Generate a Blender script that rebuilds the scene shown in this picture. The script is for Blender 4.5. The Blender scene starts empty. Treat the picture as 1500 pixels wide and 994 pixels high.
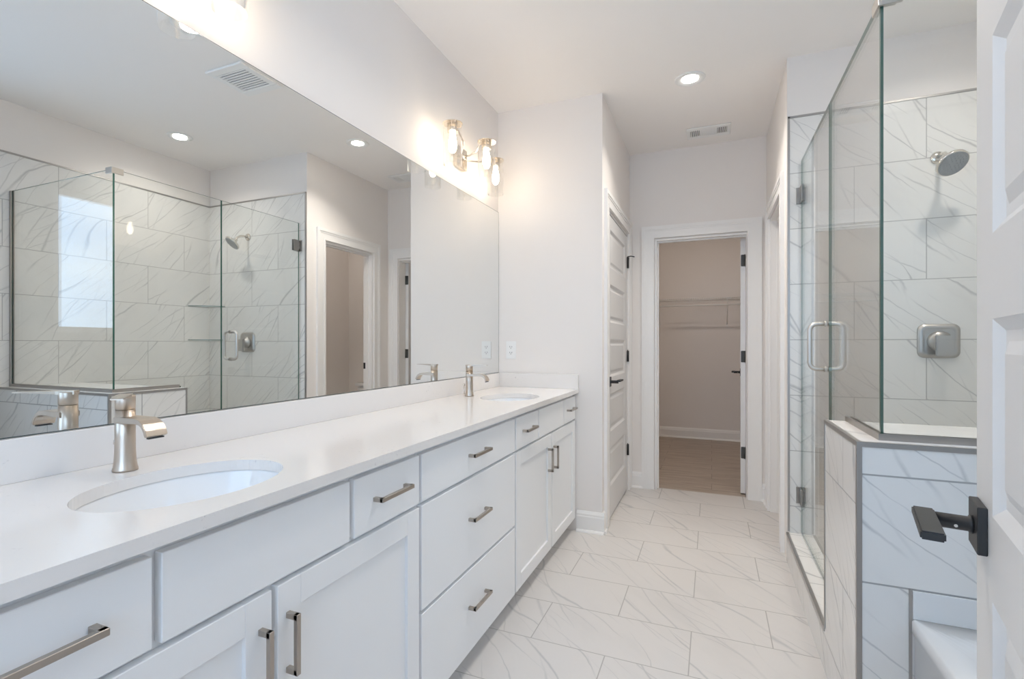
import bpy, bmesh, math, random
from mathutils import Vector, Matrix
random.seed(7)
S = bpy.context.scene
COL = S.collection
PI = math.pi

# ------------------------------------------------------------------ camera
W, HH = 1500.0, 994.0
F_PX, YAW, CX, CY, CAM_H = 735.0, 0.4035, 728.7, 503.6, 1.2
cam = bpy.data.cameras.new('camera')
cam.sensor_width = 36.0
cam.lens = F_PX / W * 36.0
cam.shift_x = (W / 2 - CX) / W
cam.shift_y = (CY - HH / 2) / W
cam.clip_start = 0.02
camo = bpy.data.objects.new('camera', cam)
COL.objects.link(camo)
camo.location = (0, 0, CAM_H)
camo.rotation_euler = (PI / 2, 0, YAW)
S.camera = camo

# ------------------------------------------------------------------ exposure, world, daylight
S.view_settings.view_transform = 'Standard'
S.view_settings.look = 'None'
S.view_settings.exposure = 0.89
S.view_settings.gamma = 1.0
S.view_settings.use_curve_mapping = False
cy = S.cycles
cy.max_bounces = 14
cy.diffuse_bounces = 8
cy.glossy_bounces = 8
cy.transmission_bounces = 8
cy.transparent_max_bounces = 40
cy.caustics_reflective = True
cy.caustics_refractive = False
cy.blur_glossy = 0.6
cy.sample_clamp_indirect = 6.0
cy.use_denoising = True

SKY_STRENGTH = 2.45
CAN_POWER = 4.2
BULB_STRENGTH = 24.0

wd = bpy.data.worlds.new('sky')
S.world = wd
wd.use_nodes = True
nt = wd.node_tree
nt.nodes.clear()
tc = nt.nodes.new('ShaderNodeTexCoord')
mp = nt.nodes.new('ShaderNodeMapping'); mp.inputs['Scale'].default_value = (1.0, 1.0, 6.5)
nz = nt.nodes.new('ShaderNodeTexNoise'); nz.inputs['Scale'].default_value = 2.2; nz.inputs['Detail'].default_value = 5
rp = nt.nodes.new('ShaderNodeValToRGB')
rp.color_ramp.elements[0].position = 0.36; rp.color_ramp.elements[0].color = (0.38, 0.58, 0.88, 1)
rp.color_ramp.elements[1].position = 0.64; rp.color_ramp.elements[1].color = (0.66, 0.82, 1.02, 1)
bg = nt.nodes.new('ShaderNodeBackground'); bg.inputs['Strength'].default_value = SKY_STRENGTH
wo = nt.nodes.new('ShaderNodeOutputWorld')
nt.links.new(tc.outputs['Generated'], mp.inputs[0]); nt.links.new(mp.outputs[0], nz.inputs['Vector'])
nt.links.new(nz.outputs['Fac'], rp.inputs[0]); nt.links.new(rp.outputs[0], bg.inputs[0]); nt.links.new(bg.outputs[0], wo.inputs[0])


def area_light(name, loc, rot, size, power, color=(1, 1, 1), sy=None, disk=False, portal=False, spread=PI):
    l = bpy.data.lights.new(name, 'AREA')
    l.energy = power
    l.color = color
    l.size = size
    l.shape = 'DISK' if disk else ('RECTANGLE' if sy else 'SQUARE')
    if sy: l.size_y = sy
    l.spread = spread
    if portal: l.cycles.is_portal = True
    o = bpy.data.objects.new(name, l)
    COL.objects.link(o)
    o.location = loc
    o.rotation_euler = rot
    return o


# ------------------------------------------------------------------ key dimensions (metres)
XL = -1.353          # mirror wall
Y1 = 3.179           # end wall of the vanity
XA = -0.636          # left wall of the hall
Y2 = 4.327           # far wall of the hall
XB = 0.385           # right wall of the hall
Y3 = 3.189           # tiled end wall of the shower
XR = 1.534           # tiled right wall
YR = 0.19            # wall at the head of the bath
H = 2.787            # ceiling
ZT = 2.447           # top of the wall tile
XG, YG = 0.4544, 1.7757   # shower glass planes
YP, YPE, XP, ZP = 1.715, 2.164, 0.382, 0.919   # half wall
WY0, WY1, WZ0, WZ1 = 0.37, 1.537, 1.28, 2.31   # window over the bath
YC = 6.85            # closet back wall
area_light('window_daylight_portal', (XR + 0.09, (WY0 + WY1) / 2, (WZ0 + WZ1) / 2), (0, PI / 2, 0), WZ1 - WZ0, 1, (1, 1, 1), WY1 - WY0, portal=True)

area_light('added_fill_window_portal', (-0.5, -0.69, 1.575), (PI / 2, 0, PI), 1.3, 1, (1, 1, 1), 1.65, portal=True)  # sky portal of the unseen window added for cool frontal fill

# ------------------------------------------------------------------ materials
def newmat(name):
    m = bpy.data.materials.new(name)
    m.use_nodes = True
    b = m.node_tree.nodes['Principled BSDF']
    return m, m.node_tree, b


def N(t, kind, **kw):
    n = t.nodes.new(kind)
    for k, v in kw.items():
        if k in n.inputs: n.inputs[k].default_value = v
        else: setattr(n, k, v)
    return n


def plain(name, col, rough=0.5, metal=0.0, spec=0.5, bump=0.0, bscale=200.0, var=0.0, vscale=6.0, coat=0.0):
    m, t, b = newmat(name)
    b.inputs['Base Color'].default_value = (*col, 1)
    b.inputs['Roughness'].default_value = rough
    b.inputs['Metallic'].default_value = metal
    b.inputs['Specular IOR Level'].default_value = spec
    b.inputs['Coat Weight'].default_value = coat
    c = N(t, 'ShaderNodeTexCoord')
    if var:
        n = N(t, 'ShaderNodeTexNoise', Scale=vscale, Detail=3.0)
        t.links.new(c.outputs['Object'], n.inputs['Vector'])
        r = N(t, 'ShaderNodeMapRange'); r.inputs['To Min'].default_value = 1 - var; r.inputs['To Max'].default_value = 1 + var
        t.links.new(n.outputs['Fac'], r.inputs['Value'])
        mx = N(t, 'ShaderNodeVectorMath', operation='SCALE'); mx.inputs[0].default_value = col
        t.links.new(r.outputs[0], mx.inputs['Scale']); t.links.new(mx.outputs[0], b.inputs['Base Color'])
    if bump:
        n2 = N(t, 'ShaderNodeTexNoise', Scale=bscale, Detail=3.0)
        t.links.new(c.outputs['Object'], n2.inputs['Vector'])
        bp = N(t, 'ShaderNodeBump', Strength=bump, Distance=0.001)
        t.links.new(n2.outputs['Fac'], bp.inputs['Height']); t.links.new(bp.outputs[0], b.inputs['Normal'])
    return m


def brushed(name, col, rough=0.3, along='Z'):
    m, t, b = newmat(name)
    b.inputs['Metallic'].default_value = 1.0
    b.inputs['Base Color'].default_value = (*col, 1)
    c = N(t, 'ShaderNodeTexCoord')
    mpp = N(t, 'ShaderNodeMapping')
    sc = {'X': (8, 700, 700), 'Y': (700, 8, 700), 'Z': (700, 700, 8)}[along]
    mpp.inputs['Scale'].default_value = sc
    n = N(t, 'ShaderNodeTexNoise', Scale=1.0, Detail=2.0)
    t.links.new(c.outputs['Object'], mpp.inputs[0]); t.links.new(mpp.outputs[0], n.inputs['Vector'])
    r = N(t, 'ShaderNodeMapRange'); r.inputs['To Min'].default_value = rough * 0.8; r.inputs['To Max'].default_value = rough * 1.25
    t.links.new(n.outputs['Fac'], r.inputs['Value']); t.links.new(r.outputs[0], b.inputs['Roughness'])
    return m


def marble_tile(name, bw, rh, grout=0.0022, base=(0.74, 0.73, 0.705), vein=(0.40, 0.40, 0.40), groutc=(0.46, 0.45, 0.43), rough=0.32, strength=0.80, angle=46):
    """Porcelain tile in running bond; UVs are in metres."""
    m, t, b = newmat(name)
    L = t.links.new
    uv = N(t, 'ShaderNodeUVMap')
    br = N(t, 'ShaderNodeTexBrick', offset=0.5, offset_frequency=2, squash=1.0)
    br.inputs['Color1'].default_value = (0, 0, 0, 1); br.inputs['Color2'].default_value = (1, 1, 1, 1)
    br.inputs['Mortar'].default_value = (0.5, 0.5, 0.5, 1)
    br.inputs['Scale'].default_value = 1.0; br.inputs['Mortar Size'].default_value = grout
    br.inputs['Mortar Smooth'].default_value = 0.1
    br.inputs['Brick Width'].default_value = bw; br.inputs['Row Height'].default_value = rh
    L(uv.outputs[0], br.inputs['Vector'])
    off = N(t, 'ShaderNodeVectorMath', operation='MULTIPLY'); off.inputs[1].default_value = (37.0, 91.0, 13.0)
    L(br.outputs['Color'], off.inputs[0])
    add = N(t, 'ShaderNodeVectorMath', operation='ADD')
    L(uv.outputs[0], add.inputs[0]); L(off.outputs[0], add.inputs[1])
    rot = N(t, 'ShaderNodeVectorRotate', rotation_type='Z_AXIS'); rot.inputs['Angle'].default_value = math.radians(angle)
    L(add.outputs[0], rot.inputs['Vector'])

    def math_(op, *v):
        n = N(t, 'ShaderNodeMath', operation=op)
        for i, x in enumerate(v):
            if isinstance(x, (int, float)): n.inputs[i].default_value = x
            else: L(x, n.inputs[i])
        return n.outputs[0]

    def noise(vec, sc, scale, det):
        mpp = N(t, 'ShaderNodeMapping'); mpp.inputs['Scale'].default_value = sc
        L(vec, mpp.inputs[0])
        n = N(t, 'ShaderNodeTexNoise', Scale=scale, Detail=det, Roughness=0.55)
        L(mpp.outputs[0], n.inputs['Vector'])
        return n.outputs['Fac']

    def family(turn, period, wob, w0, w1, g0, g1, seed):
        """Long wavering lines along the vein direction, fading in and out."""
        rt = N(t, 'ShaderNodeVectorRotate', rotation_type='Z_AXIS'); rt.inputs['Angle'].default_value = math.radians(turn)
        L(rot.outputs[0], rt.inputs['Vector'])
        ad = N(t, 'ShaderNodeVectorMath', operation='ADD'); ad.inputs[1].default_value = (seed * 3.7, seed * 1.3, seed)
        L(rt.outputs[0], ad.inputs[0])
        v = ad.outputs[0]
        sep = N(t, 'ShaderNodeSeparateXYZ'); L(v, sep.inputs[0])
        big = noise(v, (1.6, 2.6, 1), 1.0, 1.0)
        small = noise(v, (9, 14, 1), 1.0, 3.0)
        yy = math_('ADD', sep.outputs['Y'], math_('ADD', math_('MULTIPLY', big, wob), math_('MULTIPLY', small, 0.022)))
        fr = math_('FRACT', math_('MULTIPLY', yy, 1.0 / period))
        d = math_('MULTIPLY', math_('ABSOLUTE', math_('SUBTRACT', fr, 0.5)), period)
        wn = noise(v, (3.0, 6.0, 1), 1.0, 2.0)
        wid = N(t, 'ShaderNodeMapRange'); wid.inputs['From Min'].default_value = 0.35; wid.inputs['From Max'].default_value = 0.68
        wid.inputs['To Min'].default_value = w0; wid.inputs['To Max'].default_value = w1; L(wn, wid.inputs['Value'])
        line = math_('SUBTRACT', 1.0, math_('MINIMUM', 1.0, math_('DIVIDE', d, wid.outputs[0])))
        gn = noise(v, (2.2, 5.5, 1), 1.0, 1.5)
        gt = N(t, 'ShaderNodeMapRange', interpolation_type='SMOOTHSTEP'); gt.inputs['From Min'].default_value = g0; gt.inputs['From Max'].default_value = g1
        L(gn, gt.inputs['Value'])
        return math_('MULTIPLY', line, gt.outputs[0])
    f1 = family(0, 0.19, 0.30, 0.0030, 0.0125, 0.38, 0.58, 1.0)
    f2 = family(-9, 0.060, 0.16, 0.0018, 0.0060, 0.47, 0.62, 4.0)
    f3 = family(13, 0.095, 0.22, 0.0022, 0.0090, 0.48, 0.66, 7.0)
    smo = math_('MAXIMUM', f1, math_('MAXIMUM', math_('MULTIPLY', f2, 0.75), math_('MULTIPLY', f3, 0.8)))
    # soft smoke around the veins
    cl_mp = N(t, 'ShaderNodeMapping'); cl_mp.inputs['Scale'].default_value = (1.0, 3.0, 1); L(rot.outputs[0], cl_mp.inputs[0])
    cl = N(t, 'ShaderNodeTexNoise', Scale=2.0, Detail=4.0); L(cl_mp.outputs[0], cl.inputs['Vector'])
    clr = N(t, 'ShaderNodeMapRange', interpolation_type='SMOOTHSTEP'); clr.inputs['From Min'].default_value = 0.52; clr.inputs['From Max'].default_value = 0.78
    clr.inputs['To Max'].default_value = 0.16
    L(cl.outputs['Fac'], clr.inputs['Value'])
    sm2 = N(t, 'ShaderNodeMath', operation='MULTIPLY'); sm2.inputs[1].default_value = strength; L(smo, sm2.inputs[0])
    sm3 = N(t, 'ShaderNodeMath', operation='MAXIMUM'); L(sm2.outputs[0], sm3.inputs[0]); L(clr.outputs[0], sm3.inputs[1])
    mx = N(t, 'ShaderNodeMix', data_type='RGBA'); mx.inputs['A'].default_value = (*base, 1); mx.inputs['B'].default_value = (*vein, 1)
    L(sm3.outputs[0], mx.inputs['Factor'])
    mg = N(t, 'ShaderNodeMix', data_type='RGBA'); mg.inputs['B'].default_value = (*groutc, 1)
    L(mx.outputs['Result'], mg.inputs['A']); L(br.outputs['Fac'], mg.inputs['Factor'])
    L(mg.outputs['Result'], b.inputs['Base Color'])
    rr = N(t, 'ShaderNodeMapRange'); rr.inputs['To Min'].default_value = rough; rr.inputs['To Max'].default_value = 0.8
    L(br.outputs['Fac'], rr.inputs['Value']); L(rr.outputs[0], b.inputs['Roughness'])
    bp = N(t, 'ShaderNodeBump', Strength=0.35, Distance=0.001, invert=True)
    L(br.outputs['Fac'], bp.inputs['Height']); L(bp.outputs[0], b.inputs['Normal'])
    b.inputs['Specular IOR Level'].default_value = 0.45
    return m


def thin_glass(name, tint=(0.982, 0.990, 0.984), r0=0.042):
    m = bpy.data.materials.new(name)
    m.use_nodes = True
    t = m.node_tree
    t.nodes.clear()
    L = t.links.new
    lw = N(t, 'ShaderNodeLayerWeight', Blend=0.5)
    pw = N(t, 'ShaderNodeMath', operation='POWER'); pw.inputs[1].default_value = 5.0; L(lw.outputs['Facing'], pw.inputs[0])
    ma = N(t, 'ShaderNodeMath', operation='MULTIPLY_ADD'); ma.inputs[1].default_value = 1 - r0; ma.inputs[2].default_value = r0; L(pw.outputs[0], ma.inputs[0])
    tr = N(t, 'ShaderNodeBsdfTransparent', Color=(*tint, 1))
    gl = N(t, 'ShaderNodeBsdfGlossy', Roughness=0.0, Color=(1, 1, 1, 1))
    mx = N(t, 'ShaderNodeMixShader'); L(ma.outputs[0], mx.inputs[0]); L(tr.outputs[0], mx.inputs[1]); L(gl.outputs[0], mx.inputs[2])
    o = N(t, 'ShaderNodeOutputMaterial'); L(mx.outputs[0], o.inputs['Surface'])
    return m


def emis(name, col, strength):
    m = bpy.data.materials.new(name); m.use_nodes = True
    t = m.node_tree; t.nodes.clear()
    e = N(t, 'ShaderNodeEmission', Color=(*col, 1), Strength=strength)
    o = N(t, 'ShaderNodeOutputMaterial'); t.links.new(e.outputs[0], o.inputs['Surface'])
    return m


def quartz(name):
    m, t, b = newmat(name)
    L = t.links.new
    c = N(t, 'ShaderNodeTexCoord')
    n = N(t, 'ShaderNodeTexNoise', Scale=60.0, Detail=6.0, Roughness=0.7); L(c.outputs['Object'], n.inputs['Vector'])
    r = N(t, 'ShaderNodeMapRange', interpolation_type='SMOOTHSTEP'); r.inputs['From Min'].default_value = 0.60; r.inputs['From Max'].default_value = 0.72
    L(n.outputs['Fac'], r.inputs['Value'])
    n2 = N(t, 'ShaderNodeTexNoise', Scale=4.5, Detail=2.0); L(c.outputs['Object'], n2.inputs['Vector'])
    r2 = N(t, 'ShaderNodeMapRange', interpolation_type='SMOOTHSTEP'); r2.inputs['From Min'].default_value = 0.52; r2.inputs['From Max'].default_value = 0.66; r2.inputs['To Max'].default_value = 0.9
    L(n2.outputs['Fac'], r2.inputs['Value'])
    mu = N(t, 'ShaderNodeMath', operation='MULTIPLY'); L(r.outputs[0], mu.inputs[0]); L(r2.outputs[0], mu.inputs[1])
    mx = N(t, 'ShaderNodeMix', data_type='RGBA'); mx.inputs['A'].default_value = (0.785, 0.757, 0.733, 1); mx.inputs['B'].default_value = (0.42, 0.40, 0.42, 1)
    L(mu.outputs[0], mx.inputs['Factor']); L(mx.outputs['Result'], b.inputs['Base Color'])
    b.inputs['Roughness'].default_value = 0.14
    b.inputs['Specular IOR Level'].default_value = 0.5
    return m


def planks(name):
    m, t, b = newmat(name)
    L = t.links.new
    uv = N(t, 'ShaderNodeUVMap')
    br = N(t, 'ShaderNodeTexBrick', offset=0.37, offset_frequency=2)
    br.inputs['Color1'].default_value = (0, 0, 0, 1); br.inputs['Color2'].default_value = (1, 1, 1, 1); br.inputs['Mortar'].default_value = (0, 0, 0, 1)
    br.inputs['Scale'].default_value = 1; br.inputs['Mortar Size'].default_value = 0.0012; br.inputs['Brick Width'].default_value = 1.22; br.inputs['Row Height'].default_value = 0.18
    L(uv.outputs[0], br.inputs['Vector'])
    off = N(t, 'ShaderNodeVectorMath', operation='MULTIPLY'); off.inputs[1].default_value = (11, 23, 0); L(br.outputs['Color'], off.inputs[0])
    add = N(t, 'ShaderNodeVectorMath', operation='ADD'); L(uv.outputs[0], add.inputs[0]); L(off.outputs[0], add.inputs[1])
    mpp = N(t, 'ShaderNodeMapping'); mpp.inputs['Scale'].default_value = (1.2, 16, 1); L(add.outputs[0], mpp.inputs[0])
    n = N(t, 'ShaderNodeTexNoise', Scale=2.5, Detail=6.0, Roughness=0.62, Distortion=0.6); L(mpp.outputs[0], n.inputs['Vector'])
    rp = N(t, 'ShaderNodeValToRGB')
    rp.color_ramp.elements[0].position = 0.3; rp.color_ramp.elements[0].color = (0.29, 0.225, 0.175, 1)
    rp.color_ramp.elements[1].position = 0.72; rp.color_ramp.elements[1].color = (0.52, 0.44, 0.365, 1)
    L(n.outputs['Fac'], rp.inputs[0])
    mg = N(t, 'ShaderNodeMix', data_type='RGBA'); mg.inputs['B'].default_value = (0.10, 0.075, 0.055, 1)
    L(rp.outputs[0], mg.inputs['A']); L(br.outputs['Fac'], mg.inputs['Factor']); L(mg.outputs['Result'], b.inputs['Base Color'])
    b.inputs['Roughness'].default_value = 0.42
    return m


M = {}
M['paint'] = plain('wall_paint', (0.815, 0.775, 0.742), 0.62, bump=0.05, bscale=380, var=0.006, spec=0.3)
M['ceil'] = plain('ceiling_paint', (0.89, 0.858, 0.828), 0.8, bump=0.05, bscale=300, spec=0.2)
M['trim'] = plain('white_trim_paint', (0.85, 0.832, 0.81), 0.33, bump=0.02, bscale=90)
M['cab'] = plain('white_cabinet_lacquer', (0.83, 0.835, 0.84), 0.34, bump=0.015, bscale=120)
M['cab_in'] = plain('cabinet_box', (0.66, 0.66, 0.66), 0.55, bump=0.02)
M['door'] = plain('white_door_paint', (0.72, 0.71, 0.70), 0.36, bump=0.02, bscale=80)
M['quartz'] = quartz('white_speckled_quartz')
M['china'] = plain('white_china', (0.86, 0.865, 0.87), 0.07, coat=0.3, var=0.004)
M['acrylic'] = plain('white_tub_acrylic', (0.71, 0.715, 0.715), 0.12, var=0.004)
M['nickel'] = brushed('brushed_nickel', (0.57, 0.495, 0.42), 0.33, 'Z')
M['nickel_y'] = brushed('brushed_nickel_pull', (0.46, 0.415, 0.37), 0.36, 'Y')
M['nickel_b'] = brushed('polished_nickel', (0.74, 0.70, 0.64), 0.14, 'Z')
M['fixture'] = brushed('champagne_fixture_metal', (0.72, 0.65, 0.56), 0.26, 'Z')
M['satin'] = brushed('satin_steel', (0.60, 0.57, 0.53), 0.42, 'Z')
M['valve'] = brushed('valve_steel', (0.47, 0.455, 0.435), 0.36, 'X')
M['ghinge'] = brushed('glass_hinge_steel', (0.36, 0.35, 0.335), 0.33, 'Z')
M['edge'] = plain('edge_trim_metal', (0.42, 0.405, 0.39), 0.45, metal=1.0, bump=0.02)
M['chan'] = plain('channel_metal', (0.40, 0.38, 0.36), 0.36, metal=1.0, bump=0.02)
M['black'] = plain('matte_black_metal', (0.022, 0.022, 0.023), 0.42, bump=0.03, bscale=300)
M['hinge'] = plain('dark_hinge_metal', (0.055, 0.055, 0.053), 0.5, metal=0.0, bump=0.02)
M['mirror'] = plain('mirror_silver', (0.865, 0.88, 0.875), 0.0, metal=1.0)
M['medge'] = plain('mirror_edge', (0.10, 0.12, 0.115), 0.2)
M['glass'] = thin_glass('clear_shower_glass')
M['jar'] = thin_glass('clear_jar_glass', (0.985, 0.985, 0.98), 0.08)
M['pane'] = thin_glass('window_pane_glass', (0.97, 0.98, 0.98), 0.04)
M['gedge'] = plain('green_glass_edge', (0.035, 0.115, 0.085), 0.12, coat=0.5)
M['gedge_l'] = plain('pale_glass_edge', (0.20, 0.26, 0.24), 0.15, coat=0.5)
M['bulb'] = emis('warm_bulb', (1.0, 0.83, 0.63), BULB_STRENGTH)
M['canlens'] = emis('led_lens', (1.0, 0.95, 0.88), 26.0)
M['plastic'] = plain('white_plastic', (0.84, 0.835, 0.82), 0.35, bump=0.01)
M['dark'] = plain('dark_slot', (0.03, 0.03, 0.03), 0.6, bump=0.02)
M['ventdark'] = plain('duct_grey', (0.13, 0.13, 0.128), 0.7, bump=0.02)
M['rubber'] = plain('nozzle_grey', (0.33, 0.34, 0.34), 0.45, bump=0.25, bscale=420)
M['wire'] = plain('white_coated_wire', (0.80, 0.79, 0.77), 0.4, bump=0.02)
M['tile_floor'] = marble_tile('marble_floor_tile', 0.602, 0.305, 0.0022, base=(0.63, 0.605, 0.582), groutc=(0.40, 0.385, 0.365), rough=0.38)
M['tile_wall'] = marble_tile('marble_wall_tile', 0.61, 0.3058, 0.0023, groutc=(0.42, 0.415, 0.40), rough=0.22)
M['tile_pony'] = marble_tile('marble_half_wall_tile', 0.60, 0.305, 0.0026, base=(0.76, 0.745, 0.72), groutc=(0.36, 0.355, 0.345), rough=0.24)
M['mosaic'] = marble_tile('shower_floor_mosaic', 0.052, 0.052, 0.002, rough=0.4)
M['wood'] = planks('greige_vinyl_planks')
M['curbtop'] = marble_tile('marble_curb_cap', 0.61, 0.40, 0.0016, base=(0.80, 0.775, 0.75), rough=0.26, strength=0.35)


# ------------------------------------------------------------------ mesh building
class MB:
    def __init__(s):
        s.b = bmesh.new()

    def box(s, x0, x1, y0, y1, z0, z1, bev=0.0, seg=1, mi=0):
        b = s.b
        vs = [b.verts.new((x, y, z)) for x in (x0, x1) for y in (y0, y1) for z in (z0, z1)]
        idx = [(0, 1, 3, 2), (4, 6, 7, 5), (0, 4, 5, 1), (2, 3, 7, 6), (0, 2, 6, 4), (1, 5, 7, 3)]
        fs = [b.faces.new([vs[i] for i in f]) for f in idx]
        for f in fs: f.material_index = mi
        if bev:
            es = list({e for f in fs for e in f.edges})
            bmesh.ops.bevel(b, geom=es, offset=bev, segments=seg, affect='EDGES', clamp_overlap=True, material=-1)
        return s

    def poly_prism(s, pts, axis, a0, a1, mi=0, bev=0.0):
        """pts: 2D outline (CCW), extruded along axis. axis X: pts=(y,z); Y: (x,z); Z: (x,y)"""
        def mk(p, a):
            return {'X': (a, p[0], p[1]), 'Y': (p[0], a, p[1]), 'Z': (p[0], p[1], a)}[axis]
        b = s.b
        A = [b.verts.new(mk(p, a0)) for p in pts]
        B = [b.verts.new(mk(p, a1)) for p in pts]
        fs = [b.faces.new(A), b.faces.new(B[::-1])]
        n = len(pts)
        for i in range(n):
            fs.append(b.faces.new([A[i], B[i], B[(i + 1) % n], A[(i + 1) % n]]))
        for f in fs: f.material_index = mi
        if bev:
            es = list({e for f in fs for e in f.edges})
            bmesh.ops.bevel(b, geom=es, offset=bev, segments=1, affect='EDGES', clamp_overlap=True, material=-1)
        return s

    def ring_lathe(s, prof, c=(0, 0, 0), axis='Z', seg=32, sx=1.0, sy=1.0, mi=0, cap0=True, cap1=True):
        """prof: list of (r, h). axis: direction of h."""
        b = s.b
        rings = []
        for r, h in prof:
            ring = []
            for k in range(seg):
                a = 2 * PI * k / seg
                u, v = r * math.cos(a) * sx, r * math.sin(a) * sy
                p = {'Z': (u, v, h), 'X': (h, u, v), 'Y': (u, h, v)}[axis]
                ring.append(b.verts.new((c[0] + p[0], c[1] + p[1], c[2] + p[2])))
            rings.append(ring)
        for A, B in zip(rings, rings[1:]):
            for k in range(seg):
                f = b.faces.new([A[k], A[(k + 1) % seg], B[(k + 1) % seg], B[k]])
                f.material_index = mi; f.smooth = True
        if cap0:
            f = b.faces.new(rings[0][::-1]); f.material_index = mi
        if cap1:
            f = b.faces.new(rings[-1]); f.material_index = mi
        return s

    def tube(s, pts, r, seg=12, closed=False, mi=0):
        b = s.b
        P = [Vector(p) for p in pts]
        n = len(P)
        rings = []
        up = None
        for i in range(n):
            if closed: d = P[(i + 1) % n] - P[i - 1]
            else: d = P[min(i + 1, n - 1)] - P[max(i - 1, 0)]
            d.normalize()
            if up is None:
                up = Vector((0, 0, 1)) if abs(d.z) < 0.9 else Vector((1, 0, 0))
            x = up - d * up.dot(d); x.normalize()
            up = x
            y = d.cross(x)
            rr = r[i] if isinstance(r, (list, tuple)) else r
            rings.append([b.verts.new(P[i] + (x * math.cos(2 * PI * k / seg) + y * math.sin(2 * PI * k / seg)) * rr) for k in range(seg)])
        pairs = list(zip(rings, rings[1:])) + ([(rings[-1], rings[0])] if closed else [])
        for A, B in pairs:
            for k in range(seg):
                f = b.faces.new([A[k], A[(k + 1) % seg], B[(k + 1) % seg], B[k]]); f.smooth = True; f.material_index = mi
        if not closed:
            b.faces.new(rings[0][::-1]).material_index = mi; b.faces.new(rings[-1]).material_index = mi
        return s

    def quad(s, pts, mi=0):
        f = s.b.faces.new([s.b.verts.new(p) for p in pts]); f.material_index = mi
        return s


def rrect(w, h, r, n=6, c=(0, 0)):
    out = []
    for cx, cy_, a0 in ((w / 2 - r, h / 2 - r, 0), (-w / 2 + r, h / 2 - r, PI / 2), (-w / 2 + r, -h / 2 + r, PI), (w / 2 - r, -h / 2 + r, 1.5 * PI)):
        for k in range(n + 1):
            a = a0 + PI / 2 * k / n
            out.append((c[0] + cx + r * math.cos(a), c[1] + cy_ + r * math.sin(a)))
    return out


def wloc(o):
    v = Vector((0, 0, 0))
    while o is not None:
        v += o.location; o = o.parent
    return v


def obj(name, mb, mat, parent=None, local=False, label=None, smooth=None):
    """Link what a MB holds as one mesh object. Coordinates are world ones unless local."""
    me = bpy.data.meshes.new(name)
    bmesh.ops.recalc_face_normals(mb.b, faces=mb.b.faces[:])
    mb.b.to_mesh(me); mb.b.free()
    o = bpy.data.objects.new(name, me)
    COL.objects.link(o)
    for m in (mat if isinstance(mat, (list, tuple)) else [mat]):
        me.materials.append(M[m])
    if parent is not None:
        o.parent = parent
        if not local: me.transform(Matrix.Translation(-wloc(parent)))
    elif not local:
        bb = [Vector(c) for c in o.bound_box] if me.vertices else []
        xs = [v.co for v in me.vertices]
        c = Vector(((min(v.x for v in xs) + max(v.x for v in xs)) / 2, (min(v.y for v in xs) + max(v.y for v in xs)) / 2, min(v.z for v in xs)))
        me.transform(Matrix.Translation(-c)); o.location = c
    if label: o['label'] = label
    return o


def thing(name, label, cat, loc, group=None, rz=0.0):
    o = bpy.data.objects.new(name, None)
    COL.objects.link(o)
    o.empty_display_size = 0.1
    o.location = loc; o.rotation_euler = (0, 0, rz)
    o['label'] = label; o['category'] = cat
    if group: o['group'] = group
    return o


def tag(o, label, cat, group=None):
    o['label'] = label; o['category'] = cat
    if group: o['group'] = group
    return o


def struct(o):
    o['kind'] = 'structure'
    return o


def uvbox(o, ox=(0, 0), oy=(0, 0), oz=(0, 0), flipx=-1):
    """UVs in metres. Faces facing X use (flipx*(y-ox0), z-ox1); Y: (x-oy0, z-oy1); Z: (x-oz0, y-oz1). World space."""
    me = o.data
    L = wloc(o)
    uv = me.uv_layers.new(name='UVMap')
    for p in me.polygons:
        n = p.normal
        a = max(range(3), key=lambda k: abs(n[k]))
        for li in p.loop_indices:
            c = me.vertices[me.loops[li].vertex_index].co + L
            if a == 0: q = (flipx * (c.y - ox[0]), c.z - ox[1])
            elif a == 1: q = (c.x - oy[0], c.z - oy[1])
            else: q = (c.x - oz[0], c.y - oz[1])
            uv.data[li].uv = (q[0] + 50 * 0.0, q[1])


def copy_tree(o, dloc=None, parent=None):
    c = o.copy(); COL.objects.link(c)
    if parent is not None: c.parent = parent
    if dloc is not None: c.location = o.location + Vector(dloc)
    for ch in o.children:
        copy_tree(ch, None, c)
    return c


def wall_with_hole(axis, a0, a1, u0, u1, z0, z1, holes):
    """Box wall between a0..a1 on axis, u0..u1 along, with rectangular holes (u0,u1,z0,z1)."""
    mb = MB()
    us = sorted({u0, u1, *[h[0] for h in holes], *[h[1] for h in holes]})
    zs = sorted({z0, z1, *[h[2] for h in holes], *[h[3] for h in holes]})
    nu, nz_ = len(us) - 1, len(zs) - 1

    def solid(i, j):
        if not (0 <= i < nu and 0 <= j < nz_): return False
        cu, cz = (us[i] + us[i + 1]) / 2, (zs[j] + zs[j + 1]) / 2
        return not any(h[0] < cu < h[1] and h[2] < cz < h[3] for h in holes)

    def P(a, u, z): return (a, u, z) if axis == 'X' else (u, a, z)
    for i in range(nu):
        for j in range(nz_):
            if not solid(i, j): continue
            A, B, C, D = us[i], us[i + 1], zs[j], zs[j + 1]
            for a in (a0, a1): mb.quad([P(a, A, C), P(a, B, C), P(a, B, D), P(a, A, D)])
            if not solid(i - 1, j): mb.quad([P(a0, A, C), P(a1, A, C), P(a1, A, D), P(a0, A, D)])
            if not solid(i + 1, j): mb.quad([P(a0, B, C), P(a1, B, C), P(a1, B, D), P(a0, B, D)])
            if not solid(i, j - 1): mb.quad([P(a0, A, C), P(a1, A, C), P(a1, B, C), P(a0, B, C)])
            if not solid(i, j + 1): mb.quad([P(a0, A, D), P(a1, A, D), P(a1, B, D), P(a0, B, D)])
    bmesh.ops.remove_doubles(mb.b, verts=mb.b.verts[:], dist=1e-5)
    return mb


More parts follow.
